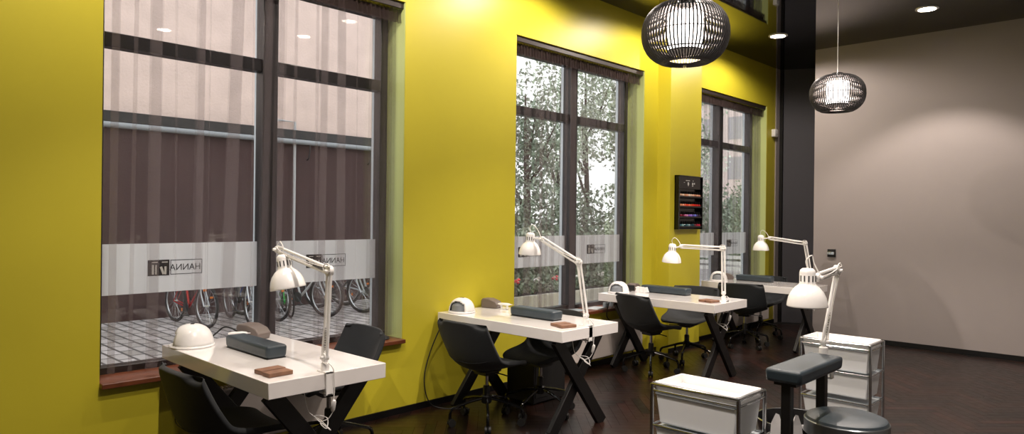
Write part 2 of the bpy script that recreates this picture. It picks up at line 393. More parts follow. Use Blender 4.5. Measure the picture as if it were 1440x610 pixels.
# ------------------------------------------------------------------ pendant lamps
RIBM = mat('pinkish_white_lamp_ribs', '#eadfda', .45)
def pendant(loc, label, rr=.252, hh=.19):
    t = thing('pendant_lamp', label, 'pendant lamp', loc, 0, None)
    s = MB(); n = 72
    prof = []
    for k in range(15):
        a = R(77) - k / 14 * R(77 + 62)
        prof.append((rr * math.copysign(abs(math.cos(a)) ** .72, math.cos(a)), hh * math.copysign(abs(math.sin(a)) ** .95, math.sin(a))))
    # curl inwards underneath
    prof += [(prof[-1][0] - .03, prof[-1][1] - .004), (prof[-1][0] - .06, prof[-1][1] + .012)]
    for j in range(n):
        an = 2 * PI * j / n; e = Vector((math.cos(an), math.sin(an), 0)); w_ = Vector((-math.sin(an), math.cos(an), 0)) * .0040
        A = []
        for i, (r0, z0) in enumerate(prof):
            q = prof[min(i + 1, len(prof) - 1)]; p = prof[max(i - 1, 0)]
            tx, tz = q[0] - p[0], q[1] - p[1]; l = math.hypot(tx, tz) or 1; nx, nz = -tz / l, tx / l
            if nx * r0 + nz * z0 < 0: nx, nz = -nx, -nz
            o_ = e * r0 + Vector((0, 0, z0)); i_ = e * max(.01, r0 - nx * .007) + Vector((0, 0, z0 - nz * .007))
            A.append([s.bm.verts.new(v) for v in (o_ - w_, o_ + w_, i_ + w_, i_ - w_)])
        for p, q in zip(A, A[1:]):
            for c in range(4):
                fc = s.bm.faces.new((p[c], p[(c + 1) % 4], q[(c + 1) % 4], q[c])); fc.material_index = 0 if c == 2 else 1
    sh = s.build('ribbed_shade', RIBM, t, smooth=False); sh.data.materials.append(mat('black_rib_edges', '#141112', .5))
    g = MB()
    for z in (.125, -.10):
        ri = .19 if z > 0 else .175
        g.tube([(ri * math.cos(a * PI / 20), ri * math.sin(a * PI / 20), z) for a in range(40)], .004, 6, closed=True)
    g.tube([(.215 * math.cos(a * PI / 20), .215 * math.sin(a * PI / 20), 0) for a in range(40)], .003, 6, closed=True)
    g.build('hoop', BLACKM, t)
    d = MB().lathe([(.0, .115), (.098, .115), (.1, .11), (.1, -.095), (.095, -.1)], n=40, cap=False)
    d.build('inner_diffuser', mat('lit_white_diffuser', (1, .93, .88, 1), .5, emis=5), t)
    MB().lathe([(0, -.108), (.10, -.108), (.102, -.098), (0, -.097)], n=40, cap=False).build('underside_dark_disc', BLACKM, t)  # added black disc for the darkness of the open underside
    MB().lathe([(.05, .2), (.06, .18), (.06, .165), (0, .165)], n=24, cap=True).cyl((0, 0, .1), (0, 0, .2), .012).build('lamp_holder', CHROME, t)
    MB().cyl((0, 0, .19), (0, 0, CZ - loc[2]), .003, 8).build('cord', WHITE_P, t)
    MB().lathe([(0, CZ - loc[2]), (.05, CZ - loc[2] - .001), (.045, CZ - loc[2] - .03), (0, CZ - loc[2] - .035)], n=24, cap=False).build('ceiling_rose', WHITE_P, t)
pendant((2.24, 3.618, 2.601), 'large round pendant lamp of pale vertical ribs hanging at the top centre right')
pendant((1.946, 7.001, 2.741), 'smaller looking ribbed pendant lamp hanging in front of the light grey rear wall')

# ------------------------------------------------------------------ desks
DX, DW, DT, DH = 1.315, .655, .078, .75
DY = [1.541, 3.648, 5.80, 7.95]
def make_desk(label):
    t = thing('manicure_desk', label, 'desk', (.02, 0, 0))
    L0 = DX - .02
    MB().bb((0, 0, DH - DT), (L0, DW, DH)).build('tabletop', WHITE_L, t, bevel=.003)
    for x in (.17, L0 - .12):
        for s in (1, -1):
            a = Vector((x + s * .018, DW / 2 - s * .27, DH - DT)); c = Vector((x + s * .018, DW / 2 + s * .27, 0))
            MB().tube([a, c], 1, sect=[(-.018, -.045), (.018, -.045), (.018, .045), (-.018, .045)]).build('leg', BLACKM, t, bevel=.003)
        MB().bb((x - .04, .04, DH - DT - .012), (x + .04, DW - .04, DH - DT)).build('mounting_plate', BLACKM, t, smooth=False)
    return t
D_LB = ['glossy white desk nearest the viewer, under the window with bicycles', 'glossy white desk standing against the bare yellow wall between windows', 'glossy white desk under the polish rack, third from the viewer', 'glossy white desk farthest back, by the last window']
desk = make_desk(D_LB[0]); desks = [desk] + [copy_tree(desk) for _ in range(3)]
for d, y, l in zip(desks, DY, D_LB): d.location = (.02, y, 0); d['label'] = l; d['group'] = 'white manicure desks along the wall'

# ------------------------------------------------------------------ chairs
def make_chair():
    t = thing('swivel_chair', 'x', 'chair')
    # side profile (y forward, z up, half width, side wrap)
    pr = [(.235, .425, .175, .01), (.225, .447, .205, .015), (.13, .452, .235, .03), (.0, .437, .25, .055), (-.10, .43, .255, .085), (-.17, .45, .258, .10), (-.215, .50, .26, .10), (-.24, .57, .262, .085), (-.262, .66, .26, .06), (-.282, .745, .254, .045), (-.290, .772, .250, .04), (-.292, .782, .246, .04)]
    US = [-1, -.955, -.85, -.65, -.42, -.2, 0, .2, .42, .65, .85, .955, 1]; rows = []; n = 12
    for i, (y, z, hw, wr) in enumerate(pr):
        p = pr[max(i - 1, 0)]; q = pr[min(i + 1, len(pr) - 1)]
        ty, tz = q[0] - p[0], q[1] - p[1]; l = math.hypot(ty, tz); ny, nz = tz / l, -ty / l    # towards the sitter
        row = []
        for j in range(n + 1):
            u = US[j]; k = abs(u) ** 2.6 * wr
            ed = 1 - .0 * abs(u)
            yy, zz = y + ny * k, z + nz * k
            if i == len(pr) - 1: zz -= .03 * abs(u) ** 4
            row.append(Vector((hw * u * ed, yy, zz)))
        rows.append(row)
    sh = MB().grid(rows).build('seat_shell', FAB, t, angle=180)
    md = sh.modifiers.new('solid', 'SOLIDIFY'); md.thickness = .032; md.offset = -1
    md = sh.modifiers.new('sub', 'SUBSURF'); md.levels = 2; md.render_levels = 2
    # stitched seam across the back, following the outer shell
    def outer(i, u, o=.036):
        y, z, hw, wr = pr[i]; p = pr[max(i - 1, 0)]; q = pr[min(i + 1, len(pr) - 1)]
        ty, tz = q[0] - p[0], q[1] - p[1]; l = math.hypot(ty, tz); ny, nz = tz / l, -ty / l
        k = abs(u) ** 2.6 * wr - o; return Vector((hw * u, y + ny * k, z + nz * k))
    MB().tube([outer(6, -.8 + 1.6 * j / 12, .033) for j in range(13)], .002, 6).build('seam', mat('dark_seam_thread', '#15181b', .8), t)
    MB().lathe([(.045, .36), (.045, .385), (.11, .392), (.11, .402), (.0, .402)], n=20).bb((-.06, -.07, .365), (.06, .07, .392)).build('mechanism', BLACKM, t)
    MB().tube([(.03, .02, .378), (.12, .03, .376), (.19, .03, .372)], .005, 8).build('tilt_lever', CHROME, t)
    MB().lathe([(.014, .24), (.014, .37)], n=16).build('gas_lift', CHROME, t)
    MB().lathe([(.026, .15), (.026, .27), (.02, .28)], n=16).build('lift_sleeve', BLACKM, t)
    MB().lathe([(.0, .145), (.035, .15), (.04, .165), (.04, .20), (.03, .21), (.0, .212)], n=16, cap=False).build('hub', BLACKM, t)
    GB = mat('glossy_black_tube', '#0a0a0b', .18)
    for k in range(5):
        a = R(90 + 72 * k + 12); e = Vector((math.cos(a), math.sin(a), 0))
        lg = MB().tube(bez([e * .03 + Vector((0, 0, .185)), e * .12 + Vector((0, 0, .17)), e * .22 + Vector((0, 0, .142)), e * .262 + Vector((0, 0, .128)), e * .278 + Vector((0, 0, .10)), e * .28 + Vector((0, 0, .06))], 4), .0115, 8).build('leg', GB, t)
        cs = MB(); sd = Vector((-e.y, e.x, 0))
        c0 = e * .28 + Vector((0, 0, .028)) - e * .012
        for s in (-1, 1): cs.tube([c0 + sd * s * .006, c0 + sd * s * .022], .028, 16)
        cs.tube([c0 - sd * .008, c0 + sd * .008], .02, 12); cs.tube([e * .28 + Vector((0, 0, .03)), e * .28 + Vector((0, 0, .066))], .01, 8)
        cs.build('caster', RUB, lg)
    return t
C_SPEC = [(.85, 1.585, 0, 'charcoal bucket swivel chair at the bottom left corner, near side of the nearest desk'),
          (.37, 2.44, 175, 'charcoal swivel chair behind the nearest desk, in front of the window sill'),
          (.64, 3.60, 0, 'charcoal swivel chair, back to the viewer, at the desk by the bare yellow wall'),
          (.73, 4.10, 180, 'charcoal swivel chair tucked behind the desk by the bare yellow wall'),
          (.53, 6.00, -16, 'charcoal swivel chair seen from behind at the near side of the third desk'),
          (.52, 6.72, 188, 'charcoal swivel chair behind the third desk, below the polish rack'),
          (.58, 7.98, 14, 'charcoal swivel chair seen from behind, between the third desk and the farthest desk'),
          (.42, 8.78, 184, 'charcoal swivel chair behind the farthest desk, below the last window')]
ch0 = make_chair(); chairs = [ch0] + [copy_tree(ch0) for _ in C_SPEC[1:]]
for c, (x, y, a, l) in zip(chairs, C_SPEC): c.location = (x, y, 0); c.rotation_euler = (0, 0, R(a)); c['label'] = l; c['group'] = 'charcoal swivel chairs at the desks'

# ------------------------------------------------------------------ task lamps
CORDM = mat('white_cord', '#e9e7e4', .5)
BULB = mat('frosted_bulb', '#f4f0ea', .3)
DARKSLOT = mat('dark_vent_slot', '#4d4f52', .6)
def task_lamp(base, elbow, wrist, head, tilt, label, loopdir=1, S=1.0, hang=True, arm_gap=.03, clamp=True):
    """base: clamp foot, elbow: upper joint, wrist: joint at head, head: centre of the shade mouth; tilt: lean of the shade axis (rotation matrix)"""
    base, elbow, wrist, head = map(Vector, (base, elbow, wrist, head)); o = base
    t = thing('desk_lamp', label, 'lamp', base)
    E_, W_, H_ = elbow - o, wrist - o, head - o
    # clamp
    c = MB(); c.lathe([(.0, .0), (.021, .0), (.021, .045), (.012, .05), (.012, .075), (0, .075)], n=20, cap=False)
    if clamp:
        c.bb((-.045, -.02, 0), (.045, .02, .008)); c.bb((.037, -.02, -.105), (.045, .02, .008)); c.bb((-.03, -.015, -.105), (.045, .015, -.098))
        c.cyl((0, 0, -.12), (0, 0, -.085), .006, 10); c.lathe([(.012, -.087), (.012, -.08)], n=12)
    c.build('clamp', WHITE_M, t, bevel=.001)
    J0 = Vector((0, 0, .075))
    pl = (W_ - E_); pl.z = 0; pl = pl.normalized() if pl.length > .01 else Vector((-1, 0, 0)); sd = Vector((-pl.y, pl.x, 0))
    la = MB()
    d = (E_ - J0).normalized(); q = d.cross(sd).normalized() * (arm_gap / 2)
    for s in (-1, 1): la.cyl(J0 + q * s, E_ + q * s, .0075, 10)
    la.build('lower_arm', WHITE_M, t)
    ua = MB(); d2 = (W_ - E_).normalized(); q2 = d2.cross(sd).normalized() * (arm_gap / 2)
    if q2.z < 0: q2 = -q2
    for s in (-1, 1): ua.cyl(E_ + q2 * s, W_ + q2 * s, .0075, 10)
    ua.build('upper_arm', WHITE_M, t)
    # springs
    for P0, dd, qq, nm in ((J0, d, q, 'spring'), (E_, d2, -q2, 'spring')):
        ln = .11; pts = [P0 + dd * (.035 + ln * k / 72) + (qq * .0) + Vector((math.cos(k * PI / 4), 0, 0)).x * sd * .008 + math.sin(k * PI / 4) * dd.cross(sd).normalized() * .008 for k in range(73)]
        MB().tube(pts, .0016, 5).build('spring', mat('steel_spring', '#8d8b8a', .35, 1.), t)
    # joints
    for P0, rr in ((J0, .02), (E_, .026), (W_, .018)):
        k = MB(); k.cyl(P0 - sd * .012, P0 + sd * .012, rr, 20)
        k.cyl(P0 + sd * .012, P0 + sd * .028, .008, 10); k.build('joint', WHITE_M, t, bevel=.002)
    # shade: lathe about the tilt axis
    Rm = tilt if isinstance(tilt, Matrix) else Matrix.Identity(3)
    prof = [(.083, 0), (.086, .002), (.086, .006), (.084, .02), (.079, .042), (.068, .066), (.052, .086), (.038, .097), (.034, .104), (.034, .150), (.031, .162), (.022, .170), (.0, .172)]
    inner = [(.083, 0), (.081, .02), (.076, .041), (.065, .064), (.049, .083), (.03, .095), (.0, .097)]
    prof = [(r_ * S, z * S) for r_, z in prof]; inner = [(r_ * S, z * S) for r_, z in inner]
    sh = MB().lathe(prof, H_, 40, Rm, cap=False); sh.lathe(inner, H_, 40, Rm, cap=False)
    sho = sh.build('lamp_shade', WHITE_M, t, angle=60)
    sl = MB()
    for k in range(12):
        a = 2 * PI * k / 12; sl.box(H_ + Rm @ Vector((math.cos(a) * .0343 * S, math.sin(a) * .0343 * S, .126 * S)), (.0025, .0055 * S, .026 * S), Rm @ Matrix.Rotation(a, 3, 'Z'))
    sl.build('vent_slots', DARKSLOT, sho, smooth=False)
    MB().lathe([(0, .01), (.022, .016), (.03, .035), (.024, .058), (.014, .075), (.014, .09)], H_, 20, Rm).build('bulb', BULB, sho)
    # neck bracket from wrist to shade neck
    nk = H_ + Rm @ Vector((0, 0, .13 * S)); bd = (W_ - nk)
    MB().tube([nk, nk + bd * .5, W_], .007, 10).build('bracket', WHITE_M, t)
    # cable: loop over the head, along arm, ring at elbow, down to the foot
    top = H_ + Rm @ Vector((0, 0, .171 * S))
    ax = (W_ - top); ax.z = 0; ax = ax.normalized() if ax.length > .005 else -pl
    pts = bez([top, top + Vector((0, 0, .035)) - ax * .008, top + Vector((0, 0, .06)) + ax * .022, top * .35 + W_ * .65 + Vector((0, 0, .05)), W_ + Vector((0, 0, .012)) + sd * .01], 7)
    pts += bez([W_ + sd * .01, W_ * .5 + E_ * .5 + sd * .012, E_ + q2 + sd * .012], 4)[1:]
    rg = [E_ + Vector((0, 0, .012)) + sd * .014 + (pl * math.cos(a) + Vector((0, 0, .75)) * math.sin(a)) * .032 for a in [PI * .9 - 2 * PI * k / 14 for k in range(13)]]
    pts += rg + bez([E_ + sd * .012 - pl * .01, E_ * .5 + J0 * .5 + sd * .012, J0 + sd * .02, Vector((.03, .0, .05)) + sd * .01], 4)
    MB().tube(pts, .0028, 6).build('cable', CORDM, t)
    if hang:
        h = bez([(.03, 0, .05), (.055, .012, .02), (.06, .016, -.06), (.058, .012, -.13)], 6)
        MB().tube(h, .0028, 6).build('hanging_cord', CORDM, t)
        MB().lathe([(.0, .03), (.007, .028), (.011, .02), (.011, -.02), (.007, -.03), (0, -.031)], (.058, .012, -.155), 14, Matrix.Rotation(R(14), 3, 'Y'), cap=False).build('inline_switch', WHITE_P, t)
        tg = bez([(.055, .012, -.185), (.04, -.005, -.22), (.01, -.03, -.24), (.05, -.02, -.262), (.02, .0, -.22), (-.03, -.04, -.215), (.03, -.015, -.255), (.035, .012, -.28), (0, -.02, -.235), (-.05, -.06, -.19), (-.06, -.08, -.09)], 7)
        MB().tube(tg, .0026, 6).build('coiled_cord', CORDM, t)
    return t
def axis_tilt(d): return Vector((0, 0, 1)).rotation_difference(Vector(d).normalized()).to_matrix()
task_lamp((1.290, 1.85, .75), (1.317, 1.85, 1.25), (.80, 1.85, 1.335), (.900, 1.86, 1.130), axis_tilt((-.16, -.1, 1)), 'white articulated desk lamp clamped to the desk nearest the viewer', S=1.08)
task_lamp((1.270, 3.97, .75), (1.199, 3.97, 1.20), (.84, 3.97, 1.36), (.720, 3.97, 1.235), axis_tilt((.04, 0, 1)), 'white articulated desk lamp on the desk by the bare yellow wall')
task_lamp((1.230, 6.14, .75), (1.221, 6.14, 1.245), (.775, 6.14, 1.25), (.668, 6.14, 1.085), axis_tilt((.06, 0, 1)), 'white articulated desk lamp on the third desk, in front of the polish rack', S=1.1)
task_lamp((1.250, 8.27, .75), (1.175, 8.27, 1.25), (.745, 8.27, 1.30), (.640, 8.27, 1.145), axis_tilt((.0, 0, 1)), 'white articulated desk lamp on the farthest desk, against the grey rear wall', S=1.1)
L5 = lambda x, y, D: Vector((4.316, 0, 1.527)) + (_f + _r * ((x - 720) / 978.6) + _u * ((305 - y) / 978.6)) * D
task_lamp((3.045, 3.60, .845), (3.085, 3.66, 1.275), (3.085, 3.40, 1.255), (3.054, 3.356, 1.115), axis_tilt((0, 0, 1)), 'white desk lamp in the right foreground, hanging over the padded arm rest', S=1.07, hang=False)

# ------------------------------------------------------------------ things on the desks
def cushion(x0, x1, yc, y, lb):
    t = thing('arm_rest_cushion', lb, 'cushion', ((x0 + x1) / 2, yc, DH + .001), 0, 'slate hand rest cushions on the desks')
    L0 = (x1 - x0) / 2
    MB().box((0, 0, .036), (2 * L0, .125, .072), taper=(.985, .93)).build('pad', LEATH, t, bevel=.02, seg=4)
    MB().bb((-L0 + .01, -.055, 0), (L0 - .01, .055, .004)).build('base_board', RUB, t, smooth=False)
    return t
cushion(.33, .84, 1.835, 0, 'long slate padded hand rest on the desk nearest the viewer')
cushion(.53, .98, 4.01, 0, 'long slate padded hand rest on the desk by the bare yellow wall')
cushion(.24, .78, 6.30, 0, 'long slate padded hand rest on the third desk')
cushion(.27, .73, 8.42, 0, 'long slate padded hand rest on the farthest desk')
WB = mat('light_brown_wood_blocks', '#7f5b45', .5, var=.2, vscale=20)
def blocks(x, y, a, lb):
    t = thing('wooden_block_stand', lb, 'wood block', (x, y, DH + .001), R(a), 'small wooden blocks on the desk corners')
    MB().box((0, -.041, .010), (.125, .068, .020)).build('block', WB, t, bevel=.002)
    MB().box((.006, .041, .010), (.13, .068, .020), (0, 0, .04)).build('block', WB, t, bevel=.002)
    MB().bb((-.05, -.01, .006), (.05, .01, .012)).build('hinge', RUB, t, smooth=False)
blocks(1.15, 1.65, 92, 'two small brown wooden blocks on the corner of the nearest desk')
blocks(1.175, 3.83, 75, 'small brown wooden block on the corner of the desk by the bare yellow wall')
blocks(1.17, 5.97, 80, 'small brown wooden block on the corner of the third desk')
def uv_lamp(x, y, a, lb, S=1.0):
    t = thing('nail_curing_lamp', lb, 'nail lamp', (x, y, DH + .001), R(a), 'white dome nail curing lamps')
    w_, d_, h_ = .105 * S, .105 * S, .105 * S
    V = {}; s = MB(); nu, nv = 32, 12
    def P(i, j):
        th = 2 * PI * i / nu; ph = (PI / 2) * j / nv
        return Vector((w_ * math.cos(th) * math.cos(ph) ** .8, d_ * math.sin(th) * math.cos(ph) ** .8, .012 + h_ * math.sin(ph)))
    for i in range(nu):
        for j in range(nv):
            th = (i + .5) / nu * 360
            dv = min(abs(th - 270), 360 - abs(th - 270))
            if dv < 50 and (j / nv) < .52 * math.sqrt(max(0, 1 - (dv / 52) ** 2)) + .03: continue
            q = [(i, j), (i + 1, j), (i + 1, j + 1), (i, j + 1)]
            vs = []
            for a_, b_ in q:
                k = (a_ % nu if b_ < nv else 0, b_)
                if k not in V: V[k] = s.bm.verts.new(P(*k))
                if V[k] not in vs: vs.append(V[k])
            s.bm.faces.new(vs)
    o = s.build('dome', WHITE_P, t, angle=80); md = o.modifiers.new('solid', 'SOLIDIFY'); md.thickness = .007; md.offset = -1
    MB().lathe([(0, 0), (.108 * S, 0), (.112 * S, .006), (.108 * S, .013), (0, .013)], n=40, cap=False).build('base_plate', WHITE_P, t)
    MB().lathe([(.085 * S, .014), (.08 * S, .06), (.05 * S, .085), (0, .09)], n=24, cap=False).build('inner_reflector', mat('grey_reflector', '#8b9096', .35), t)
    MB().bb((-.018, -.006, .113 * S), (.018, .012, .119 * S)).build('button', RUB, t, bevel=.002)
    return t
uv_lamp(.165, 1.655, -35, 'white dome nail lamp on the nearest desk, under the window with bicycles', 1.12)
uv_lamp(.15, 3.79, 15, 'white dome nail lamp on the desk by the bare yellow wall')
uv_lamp(.14, 5.99, 15, 'white dome nail lamp on the third desk, in front of the middle window')
uv_lamp(.15, 8.15, 20, 'white dome nail lamp on the farthest desk')
def drill(x, y, a, lb, S=1.0):
    t = thing('nail_drill_unit', lb, 'nail drill', (x, y, DH + .001), R(a), 'taupe nail drill boxes')
    # length along x, rounded sloping top
    pr = [(-.075, 0), (.075, 0), (.085, .03), (.06, .058), (.0, .078), (-.06, .078), (-.075, .066)]
    s = MB(); A = [s.bm.verts.new((px * S, -.048 * S, pz * S)) for px, pz in pr]; B_ = [s.bm.verts.new((px * S, .048 * S, pz * S)) for px, pz in pr]
    s.bm.faces.new(A); s.bm.faces.new(B_[::-1])
    for k in range(len(pr)): s.bm.faces.new((A[k], A[(k + 1) % 7], B_[(k + 1) % 7], B_[k]))
    s.build('housing', TAUPE, t, bevel=.008, seg=3)
    MB().bb((-.078 * S, -.04 * S, .008), (-.074 * S, .04 * S, .06 * S)).build('rear_panel', RUB, t, smooth=False)
    MB().tube(bez([(-.08, .02, .02), (-.12, .05, .005), (-.14, .02, .004), (-.13, -.03, .004)], 6), .004, 6).build('power_cord', RUB, t)
    return t
drill(.155, 2.03, 20, 'taupe nail drill box on the nearest desk, below the window mullion', 1.15)
drill(.105, 4.17, 15, 'taupe nail drill box with handpiece on the desk by the bare yellow wall')
drill(.12, 6.30, 100, 'taupe nail drill box with dark front ports on the third desk')
drill(.13, 8.42, 30, 'dark taupe nail drill box on the farthest desk')
def handpiece(x, y, a, lb):
    t = thing('drill_handpiece', lb, 'handpiece', (x, y, DH + .001), R(a), 'handpieces lying in little cradles')
    MB().lathe([(0, -.06), (.006, -.058), (.010, -.04), (.012, .02), (.009, .045), (.003, .055), (.002, .075), (0, .075)], (0, 0, .042), 16, Matrix.Rotation(PI / 2, 3, 'Y'), cap=False).build('barrel', WHITE_P, t)
    c = MB(); c.bb((-.03, -.014, 0), (-.022, .014, .034)); c.bb((.022, -.014, 0), (.03, .014, .034)); c.bb((-.03, -.014, 0), (.03, .014, .006)); c.build('cradle', mat('translucent_plastic', '#e3e4e2', .2), t, bevel=.002)
handpiece(.26, 4.17, 20, 'white drill handpiece in a clear cradle on the desk by the bare yellow wall')
handpiece(.17, 1.93, 60, 'drill handpiece in a cradle on the nearest desk')
handpiece(.25, 6.24, 40, 'white drill handpiece in a cradle on the third desk')
tag(MB().tube(bez([(.05, 1.80, .755), (.06, 1.84, .79), (.10, 1.88, .83), (.13, 1.94, .80), (.16, 1.96, .765), (.19, 2.02, .762)], 7), .005, 6).build('black_cable', RUB), 'black cable looping over the nearest desk beside the dome nail lamp', 'cable')

# sill things
t = thing('round_puck', 'dark round dish on the sill at the right end of the nearest window', 'dish', (-.08, 3.18, SILL + .031))
MB().lathe([(0, 0), (.05, 0), (.056, .006), (.05, .018), (.046, .014), (0, .012)], n=32, cap=False).build('dish', mat('dark_ceramic', '#2a2c2e', .35), t)
for k, (x, y, a) in enumerate([(-.07, 5.25, 10), (-.10, 5.55, -12), (-.06, 5.86, 8)]):
    tag(MB().box((x, y, SILL + .036 + .0), (.15, .21, .010), (0, 0, R(a))).build('magazine', mat('glossy_paper_%d' % k, ['#cfd6da', '#aab4bb', '#dfe2e4'][k], .15), bevel=.002), ['pale magazine on the middle sill, nearest the viewer', 'blue grey magazine lying between two pale ones on the middle sill', 'pale magazine on the middle sill beside the glass jars'][k], 'magazine', 'magazines on the middle sill')
for k, (x, y) in enumerate([(-.03, 6.0), (-.05, 6.12)]):
    tag(MB().lathe([(0, 0), (.03, 0), (.032, .05), (.028, .055), (.026, .05), (.026, .006), (0, .006)], (x, y, SILL + .031), 20, cap=False).build('glass_jar', mat('smoky_glass_jar', '#9aa4aa', .1, spec=.8), None), ['small grey glass jar on the middle sill, nearer one', 'small grey glass jar on the middle sill, farther one'][k], 'jar', 'jars on the middle sill')
# white tissue points beside third desk hand rest
t = thing('tissue_pack', 'white folded tissues standing on the third desk beside the hand rest', 'tissues', (.30, 6.19, DH + .001))
for k in range(3): MB().box((-.05 + k * .045, 0, .028), (.035, .03, .056), (0, R(12 - 12 * k), 0), taper=(1.4, 1.2)).build('tissue', WHITE_P, t, smooth=False)

# ------------------------------------------------------------------ polish rack on the pilaster
t = thing('polish_rack', 'black wall rack with rows of coloured nail polish on the yellow pilaster', 'rack', (.168, 7.30, 1.40))
RK = mat('black_acrylic', '#0b0b0c', .18)
g = MB(); g.bb((0, -.27, 0), (.012, .27, .62)); g.bb((0, -.27, 0), (.065, -.258, .62)); g.bb((0, .258, 0), (.065, .27, .62)); g.bb((0, -.27, .608), (.065, .27, .62)); g.build('case', RK, t, smooth=False)
for z in (.012, .125, .245, .36): MB().bb((.012, -.257, z), (.06, .257, z + .008)).bb((.056, -.257, z), (.060, .257, z + .026)).build('shelf', RK, t, smooth=False)
MB().bb((.012, -.257, .47), (.05, .257, .607)).build('header_panel', RK, t, smooth=False)
g = MB(); WP = mat('white_print', '#c9c9c9', .5)
for (y, z, w_, h_) in ((-.06, .565, .09, .008), (.06, .565, .02, .008), (-.05, .53, .03, .03), (-.05, .508, .012, .012), (.05, .53, .025, .028), (.09, .535, .02, .02), (.05, .505, .03, .008), (-.14, .54, .02, .006)):
    g.box((.051, y, z), (.002, w_, h_))
g.build('header_print', WP, t, smooth=False)
ROWS = [(.020, ['#6a9ba0', '#3c6f7c', '#8fb3b0', '#1e4a55', '#3a6a70', '#7f9aa0', '#2c4856', '#11424c', '#6b2f3a', '#a02038', '#c03048']),
        (.133, ['#5a1020', '#8a1030', '#6a1024', '#b04a80', '#c98ab0', '#7a4ab0', '#8a6ad0', '#4a3a90', '#6a7ad8', '#3a2a60', '#2a1a30']),
        (.253, ['#e08a60', '#e89a70', '#f0a080', '#e86a50', '#e8502f', '#f07a60', '#e0603a', '#e83a28', '#d02a20', '#c82218', '#b01a1a']),
        (.368, ['#e8c8a8', '#e0b898', '#f0d8c0', '#d89a78', '#e8b090', '#f0dcc8', '#e0c0a8', '#e8b8a0', '#c88a6a', '#e0a888', '#d89880'])]
cap = mat('black_bottle_cap', '#0d0d0e', .3)
NMZ = ['bottom', 'third from top', 'second from top', 'top']
KND = ['teal and dark red', 'wine and violet', 'orange and red', 'nude and peach']
proto = None
for ri, (z, cs) in enumerate(ROWS):
    for k, c in enumerate(cs):
        y = 7.30 - .235 + k * .047
        mt = mat('polish_' + c[1:], c, .12, coat=.5)
        bo = thing('polish_bottle', 'tiny nail polish bottle among %s ones on the rack, %s shelf' % (KND[ri], NMZ[ri]), 'nail polish', (.168 + .032, y, 1.40 + z + .0005), 0, 'nail polish bottles on the %s shelf of the rack' % NMZ[ri])
        MB().lathe([(0, 0), (.016, 0), (.0185, .004), (.0185, .034), (.012, .040), (0, .040)], n=12, cap=False).build('glass_body', mt, bo)
        MB().lathe([(.0085, .040), (.0075, .072), (0, .073)], n=10, cap=False).build('bottle_cap', cap, bo)
# sensor, chrome fitting, bins
t = thing('wall_sensor', 'small white box sensor high in the corner of yellow and grey wall', 'sensor', (.0, 10.07, 2.74))
MB().bb((.0, -.05, 0), (.06, .05, .11)).build('housing', WHITE_P, t, bevel=.008); MB().bb((.06, -.03, .02), (.064, .03, .05)).build('lens', mat('sensor_lens', '#c8c8c4', .3), t, bevel=.002)
t = thing('door_lever', 'chrome and black fitting on the light grey rear wall', 'handle', (1.08, 9.38, 1.10))
MB().bb((-.035, -.02, -.05), (.065, -.0005, .05)).build('back_plate', RUB, t, bevel=.003); MB().cyl((-.005, -.02, .0), (-.005, -.06, .0), .012).bb((-.02, -.075, -.018), (.065, -.055, .018)).build('lever', CHROME, t, bevel=.003)
def bin_(x, y, lb):
    t = thing('waste_bin', lb, 'bin', (x, y, 0), 0, 'round black bins under the desks')
    MB().lathe([(0, 0), (.10, 0), (.115, .02), (.125, .26), (.118, .26), (.11, .02), (0, .015)], n=32, cap=False).build('bucket', mat('black_bin', '#121214', .4), t)
    MB().lathe([(.128, .255), (.130, .27), (.12, .285), (.0, .292)], n=32).build('lid', mat('dark_brown_lid', '#2a2423', .4), t)
bin_(1.02, 1.90, 'round black bin with a brownish lid under the nearest desk')
t = thing('computer_case', 'black box standing on the floor under the desk by the bare yellow wall', 'box', (.42, 4.40, 0))
MB().bb((-.15, -.2, .01), (.15, .2, .36)).build('body', mat('matt_black_case', '#141315', .5), t, bevel=.006); MB().bb((.15, -.18, .05), (.154, .18, .33)).build('front_panel', RUB, t, bevel=.003)
for sx in (-.12, .12):
    for sy in (-.17, .17): MB().bb((sx - .015, sy - .015, 0), (sx + .015, sy + .015, .01)).build('foot', RUB, t, smooth=False)
tag(MB().tube(bez([(.10, 3.62, .66), (.05, 3.55, .45), (.04, 3.50, .25), (.06, 3.52, .08), (.10, 3.60, .006), (.3, 3.75, .006)], 8), .005, 6).build('black_cable', RUB), 'black power cable hanging from the desk by the bare yellow wall', 'cable')
tag(MB().tube(bez([(.12, 5.85, .66), (.06, 5.9, .50), (.07, 6.05, .42), (.05, 6.2, .5), (.04, 6.3, .35), (.05, 6.4, .05)], 8), .005, 6).build('black_cable', RUB), 'black cable looping under the sill end of the third desk', 'cable')

